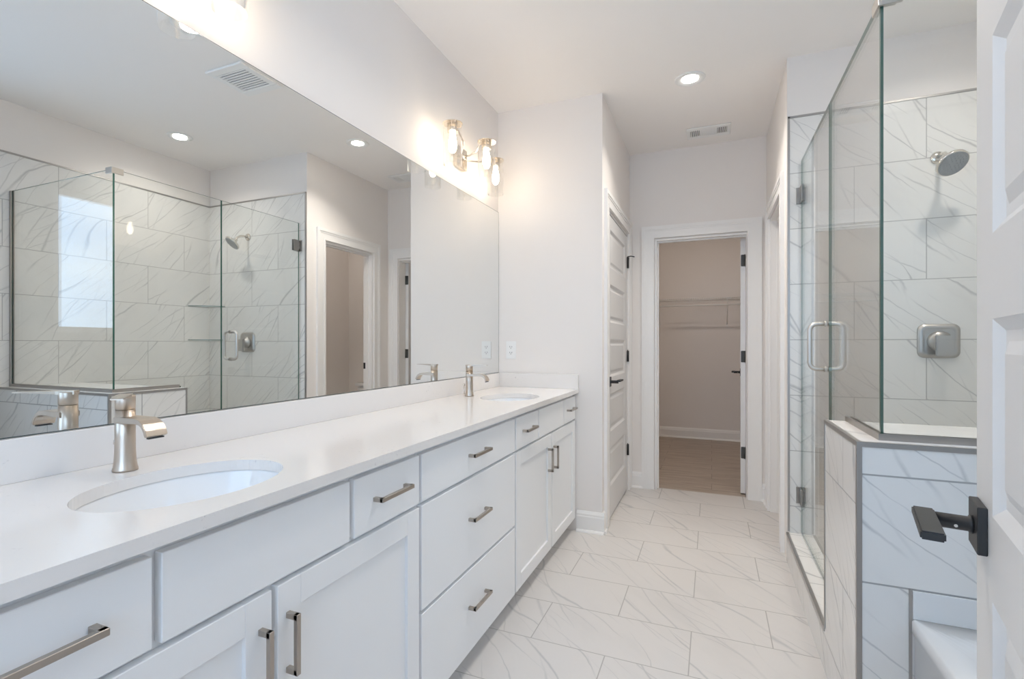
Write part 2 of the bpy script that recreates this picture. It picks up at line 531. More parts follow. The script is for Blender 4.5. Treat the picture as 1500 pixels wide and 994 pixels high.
# ================================================================== THE SHELL
fl = struct(obj('floor', MB().box(XL - 0.1, XR + 0.1, -0.7, Y2 + 0.06, -0.1, 0.0), 'tile_floor'))
uvbox(fl, oz=(-0.680, 1.94 - 11 * 0.305))
flc = struct(obj('floor_closet', MB().box(-1.0, XB, Y2 + 0.06, YC + 0.1, -0.1, 0.0), 'wood'))
uvbox(flc)
flw = struct(obj('floor_water_closet', MB().box(XB + 0.1, 1.4, Y2 + 0.06, 4.92, -0.1, 0.0), 'tile_floor'))
uvbox(flw, oz=(-0.680, 1.94 - 11 * 0.305))
struct(obj('ceiling', MB().box(-1.5, XR + 0.1, -0.7, YC + 0.1, H, H + 0.1), 'ceil'))

NW = (-1.15, 0.15, 0.75, 2.40)  # opening for the added fill window behind the camera
struct(obj('wall_left', MB().box(XL - 0.1, XL, -0.7, Y1 + 0.1, 0, H), 'paint'))
struct(obj('wall_near', wall_with_hole('Y', -0.7, -0.6, XL, 0.26, 0, H, [NW]), 'paint'))
struct(obj('wall_near_side', MB().box(0.26, 0.36, -0.7, YR - 0.1, 0, H), 'paint'))
struct(obj('wall_bath_head', MB().box(0.26, XR + 0.1, YR - 0.1, YR, 0, H), 'paint'))
struct(obj('wall_vanity_end', MB().box(XL, XA, Y1, Y1 + 0.1, 0, H), 'paint'))
LD0, LD1, LDH = 3.352, 4.205, 2.098     # closed door in the hall's left wall
struct(obj('wall_hall_left', wall_with_hole('X', XA - 0.1, XA, Y1 + 0.1, Y2, 0, H, [(LD0 - 0.012, LD1 + 0.012, -0.01, LDH)]), 'paint'))
struct(obj('wall_hall_left_back', MB().box(-1.0, -0.9, Y1 + 0.1, Y2, 0, H), 'paint'))
CD0, CD1, CDH = -0.432, 0.250, 2.066    # closet opening
struct(obj('wall_hall_far', wall_with_hole('Y', Y2, Y2 + 0.115, -1.0, XB, 0, H, [(CD0, CD1, -0.01, CDH)]), 'paint'))
RD0, RD1, RDH = 3.405, 4.075, 2.09      # water closet opening
struct(obj('wall_hall_right', wall_with_hole('X', XB, XB + 0.1, Y3 + 0.1, YC, 0, H, [(RD0, RD1, -0.01, RDH)]), 'paint'))
struct(obj('wall_closet_left', MB().box(-1.0, -0.9, Y2 + 0.115, YC, 0, H), 'paint'))
struct(obj('wall_closet_back', MB().box(-1.0, XB + 0.1, YC, YC + 0.1, 0, H), 'paint'))
struct(obj('wall_water_closet_right', MB().box(1.3, 1.4, Y3 + 0.1, 4.92, 0, H), 'paint'))
struct(obj('wall_water_closet_far', MB().box(XB + 0.1, 1.3, 4.82, 4.92, 0, H), 'paint'))
# painted wall over the shower tile + tiled cladding
struct(obj('wall_shower_end', MB().box(XB, XR, Y3 + 0.008, Y3 + 0.1, 0, H), 'paint'))
t1 = struct(obj('wall_shower_end_tile', MB().box(XB + 0.012, XR, Y3, Y3 + 0.008, 0, ZT), 'tile_wall'))
uvbox(t1, oy=(1.0, 0))
struct(obj('wall_right', wall_with_hole('X', XR + 0.008, XR + 0.1, YR - 0.1, Y3 + 0.1, 0, H, [(WY0, WY1, WZ0, WZ1)]), 'paint'))
t2 = struct(obj('wall_right_tile', wall_with_hole('X', XR, XR + 0.008, YR, Y3 + 0.008, 0, ZT, [(WY0, WY1, WZ0, WZ1)]), 'tile_wall'))
uvbox(t2, ox=(2.645, 0))
t3 = struct(obj('wall_bath_head_tile', MB().box(0.505, XR, YR, YR + 0.008, 0, ZT), 'tile_wall'))
uvbox(t3, oy=(1.0, 0))
# metal edges where the tile stops
e = MB().box(XB + 0.004, XR, Y3 - 0.003, Y3 + 0.008, ZT, ZT + 0.010)
e.box(XR - 0.003, XR + 0.008, YR, Y3, ZT, ZT + 0.010).box(0.495, XR, YR + 0.0, YR + 0.011, ZT, ZT + 0.010)
e.box(XB + 0.003, XB + 0.013, Y3 - 0.003, Y3 + 0.008, 0.165, ZT + 0.010)
struct(obj('trim_1', e, 'edge'))

# window over the bath (structure)
w = MB()
fx0, fx1 = XR + 0.03, XR + 0.085
for (a, b_, c, d_) in ((WY0, WY0 + 0.045, WZ0, WZ1), (WY1 - 0.045, WY1, WZ0, WZ1), (WY0 + 0.045, WY1 - 0.045, WZ0, WZ0 + 0.045), (WY0 + 0.045, WY1 - 0.045, WZ1 - 0.045, WZ1)):
    w.box(fx0, fx1, a, b_, c, d_, 0.003)
wf = struct(obj('window_1', w, 'trim'))
obj('window_pane', MB().box(XR + 0.052, XR + 0.058, WY0 + 0.045, WY1 - 0.045, WZ0 + 0.045, WZ1 - 0.045), 'pane', wf)


w = MB()  # unseen window added behind the camera to let in frontal daylight
for (a, b_, c, d_) in ((NW[0], NW[0] + 0.045, NW[2], NW[3]), (NW[1] - 0.045, NW[1], NW[2], NW[3]), (NW[0] + 0.045, NW[1] - 0.045, NW[2], NW[2] + 0.045), (NW[0] + 0.045, NW[1] - 0.045, NW[3] - 0.045, NW[3])):
    w.box(a, b_, -0.685, -0.63, c, d_, 0.003)
wf2 = struct(obj('added_fill_window', w, 'trim'))
obj('window_pane', MB().box(NW[0] + 0.045, NW[1] - 0.045, -0.66, -0.654, NW[2] + 0.045, NW[3] - 0.045), 'pane', wf2)

# ------------------------------------------------------------------ baseboards and casings
def base_profile(t=0.014, h=0.132):
    return [(0, 0), (t, 0), (t, h - 0.035), (t - 0.003, h - 0.028), (t - 0.003, h - 0.018), (t - 0.008, h - 0.006), (0.004, h), (0, h)]


def baseboard(name, axis, u0, u1, at, sign, shoe=True):
    """Runs along axis u; sits at coordinate `at`, growing in direction sign."""
    mb = MB()
    pr_ = [(at + sign * p[0], p[1]) for p in base_profile()]
    mb.poly_prism(pr_, 'X' if axis == 'X' else 'Y', u0, u1)
    if shoe:
        sh = [(at + sign * 0.014, 0), (at + sign * 0.027, 0), (at + sign * 0.026, 0.008), (at + sign * 0.020, 0.016), (at + sign * 0.014, 0.018)]
        mb.poly_prism(sh, 'X' if axis == 'X' else 'Y', u0, u1)
    return struct(obj(name, mb, 'trim'))


baseboard('baseboard_vanity_end', 'X', -0.80, XA + 0.014, Y1, -1)
baseboard('baseboard_hall_left', 'Y', Y1, LD0 - 0.115, XA, 1)
baseboard('baseboard_hall_left_far', 'Y', LD1 + 0.112, Y2, XA, 1)
baseboard('baseboard_hall_far_left', 'X', XA, CD0 - 0.095, Y2, -1)
baseboard('baseboard_hall_far_right', 'X', CD1 + 0.095, XB, Y2, -1)
baseboard('baseboard_hall_right', 'Y', RD1 + 0.11, Y2, XB, -1)
baseboard('baseboard_closet_back', 'X', -0.9, XB, YC, -1)
baseboard('baseboard_closet_left', 'Y', Y2 + 0.115, YC, -0.9, 1)
baseboard('baseboard_closet_right', 'Y', Y2 + 0.115, YC, XB, -1)
baseboard('baseboard_water_closet_right', 'Y', Y3 + 0.1, 4.82, 1.3, -1)
baseboard('baseboard_water_closet_far', 'X', XB + 0.1, 1.3, 4.82, -1)


def casing(name, axis, u0, u1, top, at, sign, wdt=0.098, depth=0.1, rev=0.006, thin_right=False):
    """Door casing on one face (at, growing sign) plus jamb lining through the wall (depth, opposite way)."""
    mb = MB()

    def bx(ua, ub, na, nb, za, zb, bev=0.0):
        n0, n1 = sorted((at + sign * na, at + sign * nb))
        if axis == 'Y': mb.box(n0, n1, ua, ub, za, zb, bev)
        else: mb.box(ua, ub, n0, n1, za, zb, bev)
    a0, a1, tp = u0 - rev, u1 + rev, top + rev
    for (p, q, th) in ((0.0, 0.018, 0.017), (0.018, wdt - 0.040, 0.014), (wdt - 0.040, wdt - 0.026, 0.0175), (wdt - 0.026, wdt, 0.021)):
        bx(a0 - q, a0 - p, 0.0, th, 0, tp + q)
        bx(a1 + p, a1 + q, 0.0, th, 0, tp + q)
        bx(a0 - p, a1 + p, 0.0, th, tp + p, tp + q)
    # jamb lining and stop
    jt = 0.004
    bx(u0 - 0.002, u0 + 0.016, -depth, 0.0, 0, top)
    jr = 0.003 if thin_right else 0.016
    bx(u1 - jr, u1 + 0.002, -depth, 0.0, 0, top)
    bx(u0 + 0.016, u1 - jr, -depth, 0.0, top - 0.016, top + 0.002)
    bx(u0 + 0.016, u0 + 0.027, -0.068, -0.040, 0, top - 0.016)
    if not thin_right: bx(u1 - 0.027, u1 - 0.016, -0.068, -0.040, 0, top - 0.016)
    bx(u0 + 0.027, u1 - (0.027 if not thin_right else jr), -0.068, -0.040, top - 0.027, top - 0.016)
    return struct(obj(name, mb, 'trim'))


casing('trim_2', 'Y', LD0 - 0.012, LD1 + 0.012, LDH, XA, 1, depth=0.1)
casing('trim_3', 'X', CD0, CD1, CDH, Y2, -1, depth=0.115, thin_right=True)
c4 = casing('trim_4', 'Y', RD0, RD1, RDH, XB, -1, depth=0.1)
obj('strike_plate', MB().box(XB + 0.072, XB + 0.099, RD1 - 0.0185, RD1 - 0.0155, 0.955, 1.015), 'black', c4, label='black strike plate')


# ------------------------------------------------------------------ panel doors (local: hinge edge at origin, leaf along +Y, face at x=0 toward -X, thickness to +X)
def panel_leaf(wd_, ht, th=0.035, n=5, stile=0.105, top=0.092, bot=0.222, rail=0.113, z0=0.012):
    mb = MB()
    ph = (ht - top - bot - rail * (n - 1)) / n
    mb.box(0, th, 0, stile, z0, ht)
    mb.box(0, th, wd_ - stile, wd_, z0, ht)
    zs = []
    z = bot
    mb.box(0, th, stile, wd_ - stile, z0, bot)
    for k in range(n):
        zs.append((z, z + ph))
        z += ph
        mb.box(0, th, stile, wd_ - stile, z, z + (rail if k < n - 1 else top))
        z += rail
    loops = [(0.0, 0.0), (0.004, 0.0025), (0.016, 0.0105), (0.030, 0.0105), (0.046, 0.0040)]
    for (a, b_) in zs:
        for side in (0, 1):
            prev = None
            for (i, d) in loops:
                x = d if side == 0 else th - d
                r = [mb.b.verts.new(p) for p in ((x, stile + i, a + i), (x, wd_ - stile - i, a + i), (x, wd_ - stile - i, b_ - i), (x, stile + i, b_ - i))]
                if prev:
                    for k in range(4): mb.b.faces.new([prev[k], prev[(k + 1) % 4], r[(k + 1) % 4], r[k]])
                prev = r
            mb.b.faces.new(prev)
    return mb


def lever(parent, y, z, x=0.0, sx=-1, ydir=-1, th=0.035):
    """Square rose, round neck and flat lever on face x, sticking out sx; lever points ydir."""
    a = x
    r = obj('lever_rose', MB().box(min(a, a + sx * 0.011), max(a, a + sx * 0.011), y - 0.033, y + 0.033, z - 0.033, z + 0.033, 0.0012), 'black', parent, True)
    m = MB().ring_lathe([(0.0125, 0), (0.0125, 0.004), (0.0105, 0.005), (0.0105, 0.052)], (a + sx * 0.011, y, z), 'X', 20)
    if sx < 0:
        for v in m.b.verts: v.co.x = 2 * (a + sx * 0.011) - v.co.x
    obj('lever_neck', m, 'black', r, True)
    y0, y1 = sorted((y - ydir * 0.011, y + ydir * 0.118))
    x0, x1 = sorted((a + sx * 0.052, a + sx * 0.078))
    obj('lever', MB().box(x0, x1, y0, y1, z + 0.001, z + 0.0125, 0.002, 2), 'black', r, True)
    obj('set_screw', MB().ring_lathe([(0.0022, 0), (0.0022, 0.001)], (a + sx * 0.030, y - 0.0108, z - 0.003), 'Y', 10), 'satin', r, True)
    return r


def butt_hinge(parent, y, z, x, name='hinge', h=0.089, leaf=True, sx=-1, pin=False):
    m = MB().ring_lathe([(0.0085, z - h / 2), (0.0085, z + h / 2)], (x + sx * 0.008, y, 0), 'Z', 12)
    m.ring_lathe([(0.004, z + h / 2), (0.005, z + h / 2 + 0.004), (0.002, z + h / 2 + 0.008)], (x + sx * 0.006, y, 0), 'Z', 10)
    if leaf: m.box(min(x, x + sx * 0.002), max(x, x + sx * 0.002), y - 0.016, y + 0.016, z - h / 2, z + h / 2)
    if pin:
        m.tube([(x + sx * 0.006, y, z + h / 2 + 0.006), (x + sx * 0.03, y - 0.008, z + h / 2 + 0.010), (x + sx * 0.058, y - 0.018, z + h / 2 + 0.004)], 0.004, 8)
    return obj(name, m, 'black', parent, True)


# closed door in the left hall wall: hinges at its far end. Local leaf runs +Y from hinge, so turn it by 180 deg.
d1 = thing('panel_door', 'closed white five-panel door with black lever, left of the closet doorway', 'door', (XA - 0.003, LD1 - 0.006, 0), rz=PI)
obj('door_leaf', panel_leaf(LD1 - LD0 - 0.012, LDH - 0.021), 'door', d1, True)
lever(d1, LD1 - LD0 - 0.072, 0.945, ydir=-1)
for z, pin in ((0.335, False), (1.10, False), (1.865, True)):
    butt_hinge(d1, -0.004, z, 0.0, sx=-1, pin=pin)

# closet door, open into the closet, seen on its hinge edge
d2 = thing('panel_door', 'white panel door standing open inside the closet, edge with dark hinges showing', 'door', (CD1 - 0.0385, Y2 + 0.119, 0), rz=math.radians(-3.4))
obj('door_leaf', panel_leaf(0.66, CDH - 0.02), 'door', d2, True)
lever(d2, 0.66 - 0.062, 0.945, ydir=-1)
for z in (0.335, 1.10, 1.865):
    m = MB().poly_prism(rrect(0.030, 0.092, 0.006, 4, (0.0185, z)), 'Y', -0.002, 0.0)
    m.ring_lathe([(0.0055, z - 0.046), (0.0055, z + 0.046)], (0.030, -0.0065, 0), 'Z', 12)
    obj('hinge', m, 'hinge', d2, True)

# entry door at the right edge of the view, open a little past square
d3 = thing('panel_door', 'white five-panel door open in the right foreground with a square black lever', 'door', (0.201, 0.228, 0), rz=-math.radians(12.4))
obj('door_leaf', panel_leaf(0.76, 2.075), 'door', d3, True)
lever(d3, 0.76 - 0.046, 0.942, ydir=-1)
for z in (0.335, 1.10, 1.865):
    butt_hinge(d3, -0.006, z, 0.0, sx=-1)

# ================================================================== VANITY
XF = -0.808            # face of the doors and drawers
XBX = XF - 0.019       # face of the cabinet boxes
ZB, ZTOP = 0.082, 0.884
ZD = (0.721, 0.866)    # top drawer row


def pull(parent, y, z, length=0.15, vertical=False, x=XF):
    """Square bar pull: two posts and a bar."""
    m = MB()
    hl = length / 2
    t = 0.0055
    if vertical:
        for s_ in (-1, 1): m.box(x, x + 0.030, y - t, y + t, z + s_ * (hl - 0.006) - 0.006, z + s_ * (hl - 0.006) + 0.006, 0.0008)
        m.box(x + 0.021, x + 0.031, y - t, y + t, z - hl, z + hl, 0.0008)
    else:
        for s_ in (-1, 1): m.box(x, x + 0.030, y + s_ * (hl - 0.006) - 0.006, y + s_ * (hl - 0.006) + 0.006, z - t, z + t, 0.0008)
        m.box(x + 0.021, x + 0.031, y - hl, y + hl, z - t, z + t, 0.0008)
    return obj('handle', m, 'nickel_y', parent, label='brushed nickel bar pull')


def slab_front(name, parent, y0, y1, z0, z1, handle=True):
    o = obj(name, MB().box(XBX, XF, y0, y1, z0, z1, 0.0012), 'cab', parent)
    if handle: pull(o, (y0 + y1) / 2, (z0 + z1) / 2 + 0.003)
    return o


def shaker(parent, y0, y1, z0, z1, hy, hz):
    st = 0.062
    m = MB()
    m.box(XBX, XF, y0, y0 + st, z0, z1, 0.001).box(XBX, XF, y1 - st, y1, z0, z1, 0.001)
    m.box(XBX, XF, y0 + st, y1 - st, z0, z0 + st, 0.001).box(XBX, XF, y0 + st, y1 - st, z1 - st, z1, 0.001)
    m.box(XBX + 0.002, XF - 0.009, y0 + st - 0.004, y1 - st + 0.004, z0 + st - 0.004, z1 - st + 0.004)
    o = obj('door', m, 'cab', parent)
    pull(o, hy, hz, 0.125, True)
    return o


def carcass(parent, y0, y1):
    m = MB()
    m.box(XL + 0.002, XBX - 0.001, y0, y0 + 0.016, 0.105, ZTOP).box(XL + 0.002, XBX - 0.001, y1 - 0.016, y1, 0.105, ZTOP)
    m.box(XL + 0.002, XBX - 0.001, y0 + 0.016, y1 - 0.016, 0.105, 0.121)
    m.box(XBX - 0.02, XBX - 0.001, y0 + 0.016, y1 - 0.016, 0.121, ZTOP)
    m.box(XL + 0.002, XL + 0.014, y0 + 0.016, y1 - 0.016, 0.121, ZTOP)
    m.box(XL + 0.002, XBX - 0.045, y0, y1, 0.0, 0.105)
    return obj('cabinet_box', m, 'cab', parent)


GR = 'white vanity base cabinets in one run'
v1 = thing('vanity_cabinet', 'white sink base cabinet under the nearer basin, drawers flanking a blank front', 'cabinet', (-1.08, 0.75, 0), GR)
carcass(v1, 0.203, 1.301)
slab_front('drawer', v1, 0.208, 0.512, *ZD)
slab_front('false_front', v1, 0.527, 0.980, *ZD, handle=False)
slab_front('drawer', v1, 0.997, 1.294, *ZD)
shaker(v1, 0.208, 0.745, ZB, 0.709, 0.717, 0.584)
shaker(v1, 0.760, 1.294, ZB, 0.709, 0.786, 0.584)
v2 = thing('vanity_cabinet', 'white three-drawer bank cabinet in the middle of the vanity', 'cabinet', (-1.08, 1.7, 0), GR)
carcass(v2, 1.303, 2.100)
slab_front('drawer', v2, 1.309, 2.092, *ZD)
for (a, b_) in ((0.391, 0.709), (ZB, 0.379)):
    o = obj('drawer', MB().box(XBX, XF, 1.309, 2.092, a, b_, 0.0012), 'cab', v2)
    pull(o, 1.70, (a + b_) / 2 + 0.015)
v3 = thing('vanity_cabinet', 'white sink base cabinet under the farther basin, against the end wall', 'cabinet', (-1.08, 2.64, 0), GR)
carcass(v3, 2.102, 3.177)
slab_front('drawer', v3, 2.108, 2.420, *ZD)
slab_front('false_front', v3, 2.432, 2.893, *ZD, handle=False)
slab_front('drawer', v3, 2.907, 3.168, *ZD)
shaker(v3, 2.108, 2.648, ZB, 0.709, 2.585, 0.578)
shaker(v3, 2.660, 3.168, ZB, 0.709, 2.686, 0.574)

# countertop with two oval cut-outs
ZC, XCE, ZCB = 0.911, -0.787, 0.886
SINKS = [(-1.012, 0.7175), (-1.012, 2.545)]
SA, SB = 0.205, 0.152
ct = thing('countertop', 'long white speckled quartz vanity top with two oval sink openings', 'countertop', (-1.07, 1.69, ZCB))
m = MB()
b = m.b
NSEG = 72


def loop_verts(pts, z):
    return [b.verts.new((x, y, z)) for x, y in pts]


def addedges(vs):
    return [b.edges.new((vs[i], vs[(i + 1) % len(vs)])) for i in range(len(vs))]


y0c, y1c = 0.190, Y1 - 0.001
outer = [(XL + 0.001, y0c), (XCE, y0c), (XCE, y1c), (XL + 0.001, y1c)]
tops = []
for z in (ZC, ZCB):
    es = addedges(loop_verts(outer, z))
    for (sx_, sy_) in SINKS:
        es += addedges(loop_verts([(sx_ + SB * math.cos(2 * PI * k / NSEG), sy_ + SA * math.sin(2 * PI * k / NSEG)) for k in range(NSEG)], z))
    bmesh.ops.triangle_fill(b, use_beauty=True, use_dissolve=False, edges=es)
for i in range(4):
    p, q = outer[i], outer[(i + 1) % 4]
    m.quad([(p[0], p[1], ZCB), (q[0], q[1], ZCB), (q[0], q[1], ZC), (p[0], p[1], ZC)])
for (sx_, sy_) in SINKS:
    for k in range(NSEG):
        p, q = [(sx_ + SB * math.cos(2 * PI * j / NSEG), sy_ + SA * math.sin(2 * PI * j / NSEG)) for j in (k, k + 1)]
        m.quad([(p[0], p[1], ZCB), (q[0], q[1], ZCB), (q[0], q[1], ZC), (p[0], p[1], ZC)])
bmesh.ops.remove_doubles(b, verts=b.verts[:], dist=1e-5)
obj('slab', m, 'quartz', ct)
obj('backsplash', MB().box(XL + 0.001, XL + 0.021, y0c, Y1 - 0.021, ZC, 1.003, 0.0012), 'quartz', ct)
obj('side_splash', MB().box(XL + 0.001, XCE, Y1 - 0.021, Y1 - 0.001, ZC, 1.003, 0.0012), 'quartz', ct)

# basins
def basin(sx_, sy_, label):
    t = thing('sink_basin', label, 'sink', (sx_, sy_, ZCB - 0.15), 'undermount oval basins')
    prof = [(1.10, 0.0), (1.02, 0.0), (1.015, -0.006), (0.985, -0.030), (0.93, -0.065), (0.82, -0.100), (0.62, -0.128), (0.34, -0.142), (0.13, -0.147)]
    m = MB().ring_lathe([(SA * r, ZCB + h) for r, h in prof], (sx_, sy_, 0), 'Z', 72, sx=SB / SA, cap0=False, cap1=False)
    outp = [(1.10, -0.0), (1.10, -0.014), (1.03, -0.03), (0.97, -0.07), (0.86, -0.108), (0.65, -0.140), (0.13, -0.160)]
    m.ring_lathe([(SA * r, ZCB + h) for r, h in outp], (sx_, sy_, 0), 'Z', 72, sx=SB / SA, cap0=False, cap1=False)
    obj('bowl', m, 'china', t)
    obj('drain', MB().ring_lathe([(0.0325, ZCB - 0.146), (0.031, ZCB - 0.1435), (0.022, ZCB - 0.1435), (0.021, ZCB - 0.146)], (sx_, sy_, 0), 'Z', 28), 'nickel_b', t, label='round metal drain')
    return t


basin(*SINKS[0], 'oval white undermount basin in the nearer end of the vanity top')
basin(*SINKS[1], 'oval white undermount basin in the far end of the vanity top by the outlet')


def faucet(fx, fy, label, lever_deg, group):
    t = thing('faucet', label, 'faucet', (fx, fy, ZC), group)
    z = ZC
    hb = 0.139
    m = MB().ring_lathe([(0.0250, z + 0.0005), (0.0252, z + 0.004), (0.0234, z + 0.010), (0.0215, z + 0.024), (0.0203, z + 0.045), (0.0200, z + 0.08), (0.0197, z + hb)], (fx, fy, 0), 'Z', 40)
    obj('body', m, 'nickel', t)
    m = MB().ring_lathe([(0.0187, z + hb), (0.0187, z + hb + 0.002), (0.0197, z + hb + 0.0025), (0.0197, z + 0.170), (0.0187, z + 0.172)], (fx, fy, 0), 'Z', 40)
    a = math.radians(lever_deg)
    ux, uy = math.cos(a), math.sin(a)
    px, py = -uy, ux
    k = m.b
    sec = []
    for (d, hw, z0, z1) in ((-0.018, 0.0125, 0.1655, 0.1745), (0.02, 0.0145, 0.1665, 0.1745), (0.06, 0.0135, 0.1695, 0.1745), (0.095, 0.0125, 0.171, 0.1742), (0.108, 0.0115, 0.1712, 0.1735)):
        sec.append([k.verts.new((fx + ux * d + px * s_ * hw, fy + uy * d + py * s_ * hw, z + zz)) for s_, zz in ((-1, z0), (1, z0), (1, z1), (-1, z1))])
    for A, B in zip(sec, sec[1:]):
        for i in range(4): k.faces.new([A[i], A[(i + 1) % 4], B[(i + 1) % 4], B[i]])
    k.faces.new(sec[0][::-1]); k.faces.new(sec[-1])
    obj('handle', m, 'nickel', t)
    # flat spout that curls down at the tip (profile in X-Z)
    zt = z + 0.124
    path = [(-0.008, 0.0), (0.03, 0.0), (0.070, 0.0), (0.086, -0.003), (0.099, -0.011), (0.108, -0.023), (0.113, -0.036)]
    th = [0.014, 0.013, 0.0115, 0.0105, 0.0095, 0.009, 0.0085]
    hw = [0.0215, 0.0215, 0.022, 0.0225, 0.023, 0.0235, 0.0235]
    m = MB(); k = m.b; sec = []
    for i, (dx, dz) in enumerate(path):
        j0, j1 = max(i - 1, 0), min(i + 1, len(path) - 1)
        tx, tz = path[j1][0] - path[j0][0], path[j1][1] - path[j0][1]
        l = math.hypot(tx, tz); nx, nz = -tz / l, tx / l
        ring = []
        for s_, o_ in ((-1, 0.0), (1, 0.0), (1, 1.0), (-1, 1.0)):
            ring.append(k.verts.new((fx + dx - nx * th[i] * o_, fy + s_ * hw[i], zt + dz - nz * th[i] * o_)))
        sec.append(ring)
    for A, B in zip(sec, sec[1:]):
        for i in range(4):
            f = k.faces.new([A[i], A[(i + 1) % 4], B[(i + 1) % 4], B[i]])
    k.faces.new(sec[0][::-1]); k.faces.new(sec[-1])
    bmesh.ops.bevel(k, geom=[e_ for e_ in k.edges], offset=0.0012, segments=2, affect='EDGES', clamp_overlap=True)
    sp = obj('spout', m, 'nickel', t)
    tip = path[-1]
    obj('outlet_slot', MB().box(fx + tip[0] - 0.0105, fx + tip[0] - 0.003, fy - 0.017, fy + 0.017, zt + tip[1] - 0.0065, zt + tip[1] - 0.0035), 'dark', sp, label='dark water slot')
    # lift rod behind the body
    m = MB().tube([(fx - 0.033, fy, z), (fx - 0.033, fy, z + 0.055)], 0.0028, 10)
    m.ring_lathe([(0.003, z + 0.055), (0.006, z + 0.058), (0.006, z + 0.066), (0.003, z + 0.069)], (fx - 0.033, fy, 0), 'Z', 14)
    obj('lift_rod', m, 'nickel_b', t)
    return t


faucet(-1.235, 0.722, 'brushed nickel single-hole faucet at the nearer basin, lever turned toward the door', -38, 'single-lever basin faucets')
faucet(-1.235, 2.497, 'brushed nickel single-hole faucet at the far basin, lever over its spout', 0, 'single-lever basin faucets')

# mirror
MZ0, MZ1 = 1.004, 2.104
m = MB().box(XL + 0.0005, XL + 0.006, 0.22, Y1 - 0.001, MZ0, MZ1)
for v in m.b.verts:
    if v.co.z > 2 and v.co.y < 1: v.co.z = 2.080
mir = obj('wall_mirror', m, ['medge', 'mirror'])
bmm = bmesh.new(); bmm.from_mesh(mir.data)
bmm.normal_update()
ff = [f for f in bmm.faces if f.normal.x > 0.9]
bmesh.ops.inset_region(bmm, faces=ff, thickness=0.0028)
for f in ff: f.material_index = 1
bmm.to_mesh(mir.data); bmm.free()
tag(mir, 'large frameless mirror filling the wall above the vanity backsplash', 'mirror')


# ------------------------------------------------------------------ vanity lights
def jar(t, jx, jy, zt=2.345, zb=2.130):
    R = 0.049
    m = MB()
    m.ring_lathe([(0.052, zt - 0.004), (0.052, zt), (0.046, zt + 0.003), (0.010, zt + 0.004), (0.010, zt + 0.014), (0.004, zt + 0.018)], (jx, jy, 0), 'Z', 36)
    m.ring_lathe([(0.026, zt - 0.045), (0.028, zt - 0.042), (0.028, zt - 0.004)], (jx, jy, 0), 'Z', 28)
    s_ = obj('lamp_holder', m, 'fixture', t)
    g = MB().ring_lathe([(R, zb), (R, zt - 0.0045)], (jx, jy, 0), 'Z', 48, cap0=False, cap1=False)
    g.ring_lathe([(R - 0.0025, zb), (R - 0.0025, zt - 0.0045)], (jx, jy, 0), 'Z', 48, cap0=False, cap1=False)
    k = g.b
    k.verts.ensure_lookup_table()
    o_ = [v for v in k.verts if abs(v.co.z - zb) < 1e-6]
    for i in range(48):
        k.faces.new([o_[i], o_[(i + 1) % 48], o_[48 + (i + 1) % 48], o_[48 + i]])
    obj('glass_shade', g, 'jar', s_, label='clear glass cylinder shade')
    bz = zt - 0.045
    m = MB().ring_lathe([(0.012, bz), (0.013, bz - 0.012), (0.019, bz - 0.038), (0.0225, bz - 0.062), (0.021, bz - 0.085), (0.013, bz - 0.103), (0.003, bz - 0.109)], (jx, jy, 0), 'Z', 18)
    obj('bulb', m, 'bulb', s_, label='glowing warm bulb')


def vanity_light(yc, label):
    t = thing('vanity_light', label, 'wall light', (XL, yc, 2.28), 'three-jar vanity lights')
    obj('backplate', MB().box(XL + 0.0005, XL + 0.028, yc - 0.06, yc + 0.06, 2.215, 2.335, 0.003), 'fixture', t)
    zc = 2.285
    for dy, jx in ((-0.282, -1.238), (0.282, -1.238), (0.0, -1.172)):
        jy = yc + dy
        if dy:
            s_ = 1 if dy > 0 else -1
            y_in = yc + s_ * 0.03
            y_out = jy - s_ * 0.052
            pts = []
            for k in range(15):
                q = k / 14
                e_ = q * q * (3 - 2 * q)
                pts.append((XL + 0.028 + (jx - XL - 0.028) * min(1, q * 1.6), y_in + (y_out - y_in) * q, zc - 0.012 + (2.338 - zc + 0.012) * (q ** 2.2)))
            pts.append((jx, jy, 2.347))
        else:
            pts = [(XL + 0.028, yc, zc), (XL + 0.07, yc, zc - 0.004), (-1.235, yc, zc + 0.015), (-1.222, yc, zc + 0.04), (-1.205, yc, 2.348), (jx, jy, 2.349)]
        obj('arm', MB().tube(pts, 0.0048, 10), 'fixture', t)
        jar(t, jx, jy)
    m = MB().ring_lathe([(0.022, 0.0), (0.020, 0.012), (0.008, 0.018)], (XL + 0.028, yc, zc - 0.005), 'X', 24)
    obj('hub', m, 'fixture', t)
    return t


vanity_light(0.712, 'vanity light over the nearer basin, only a glass jar rim showing at the top')
vanity_light(2.588, 'three-jar vanity light with glowing bulbs beside the end wall')


# ------------------------------------------------------------------ recessed cans
def can(x, y, label, power=CAN_POWER, spread=2.5):
    t = thing('recessed_light', label, 'ceiling light', (x, y, H), 'recessed ceiling lights')
    m = MB().ring_lathe([(0.088, H - 0.0005), (0.087, H - 0.004), (0.078, H - 0.007), (0.060, H - 0.005), (0.047, H - 0.001)], (x, y, 0), 'Z', 44, cap0=False, cap1=False)
    obj('trim_ring', m, 'plastic', t)
    obj('lens', MB().ring_lathe([(0.0475, H - 0.0022), (0.0475, H - 0.0008)], (x, y, 0), 'Z', 40), 'canlens', t, label='glowing lens')
    l = area_light('can_lamp', (0, 0, -0.012), (0, 0, 0), 0.09, power, (1.0, 0.94, 0.87), disk=True, spread=spread)
    l.parent = t
    return t


can(-0.120, 3.215, 'glowing recessed light in the ceiling before the hall', spread=2.1)
can(1.046, 2.575, 'glowing recessed light over the shower, seen in the mirror', 2.4)
can(-0.305, 1.700, 'recessed light cut by the top edge of the mirror')

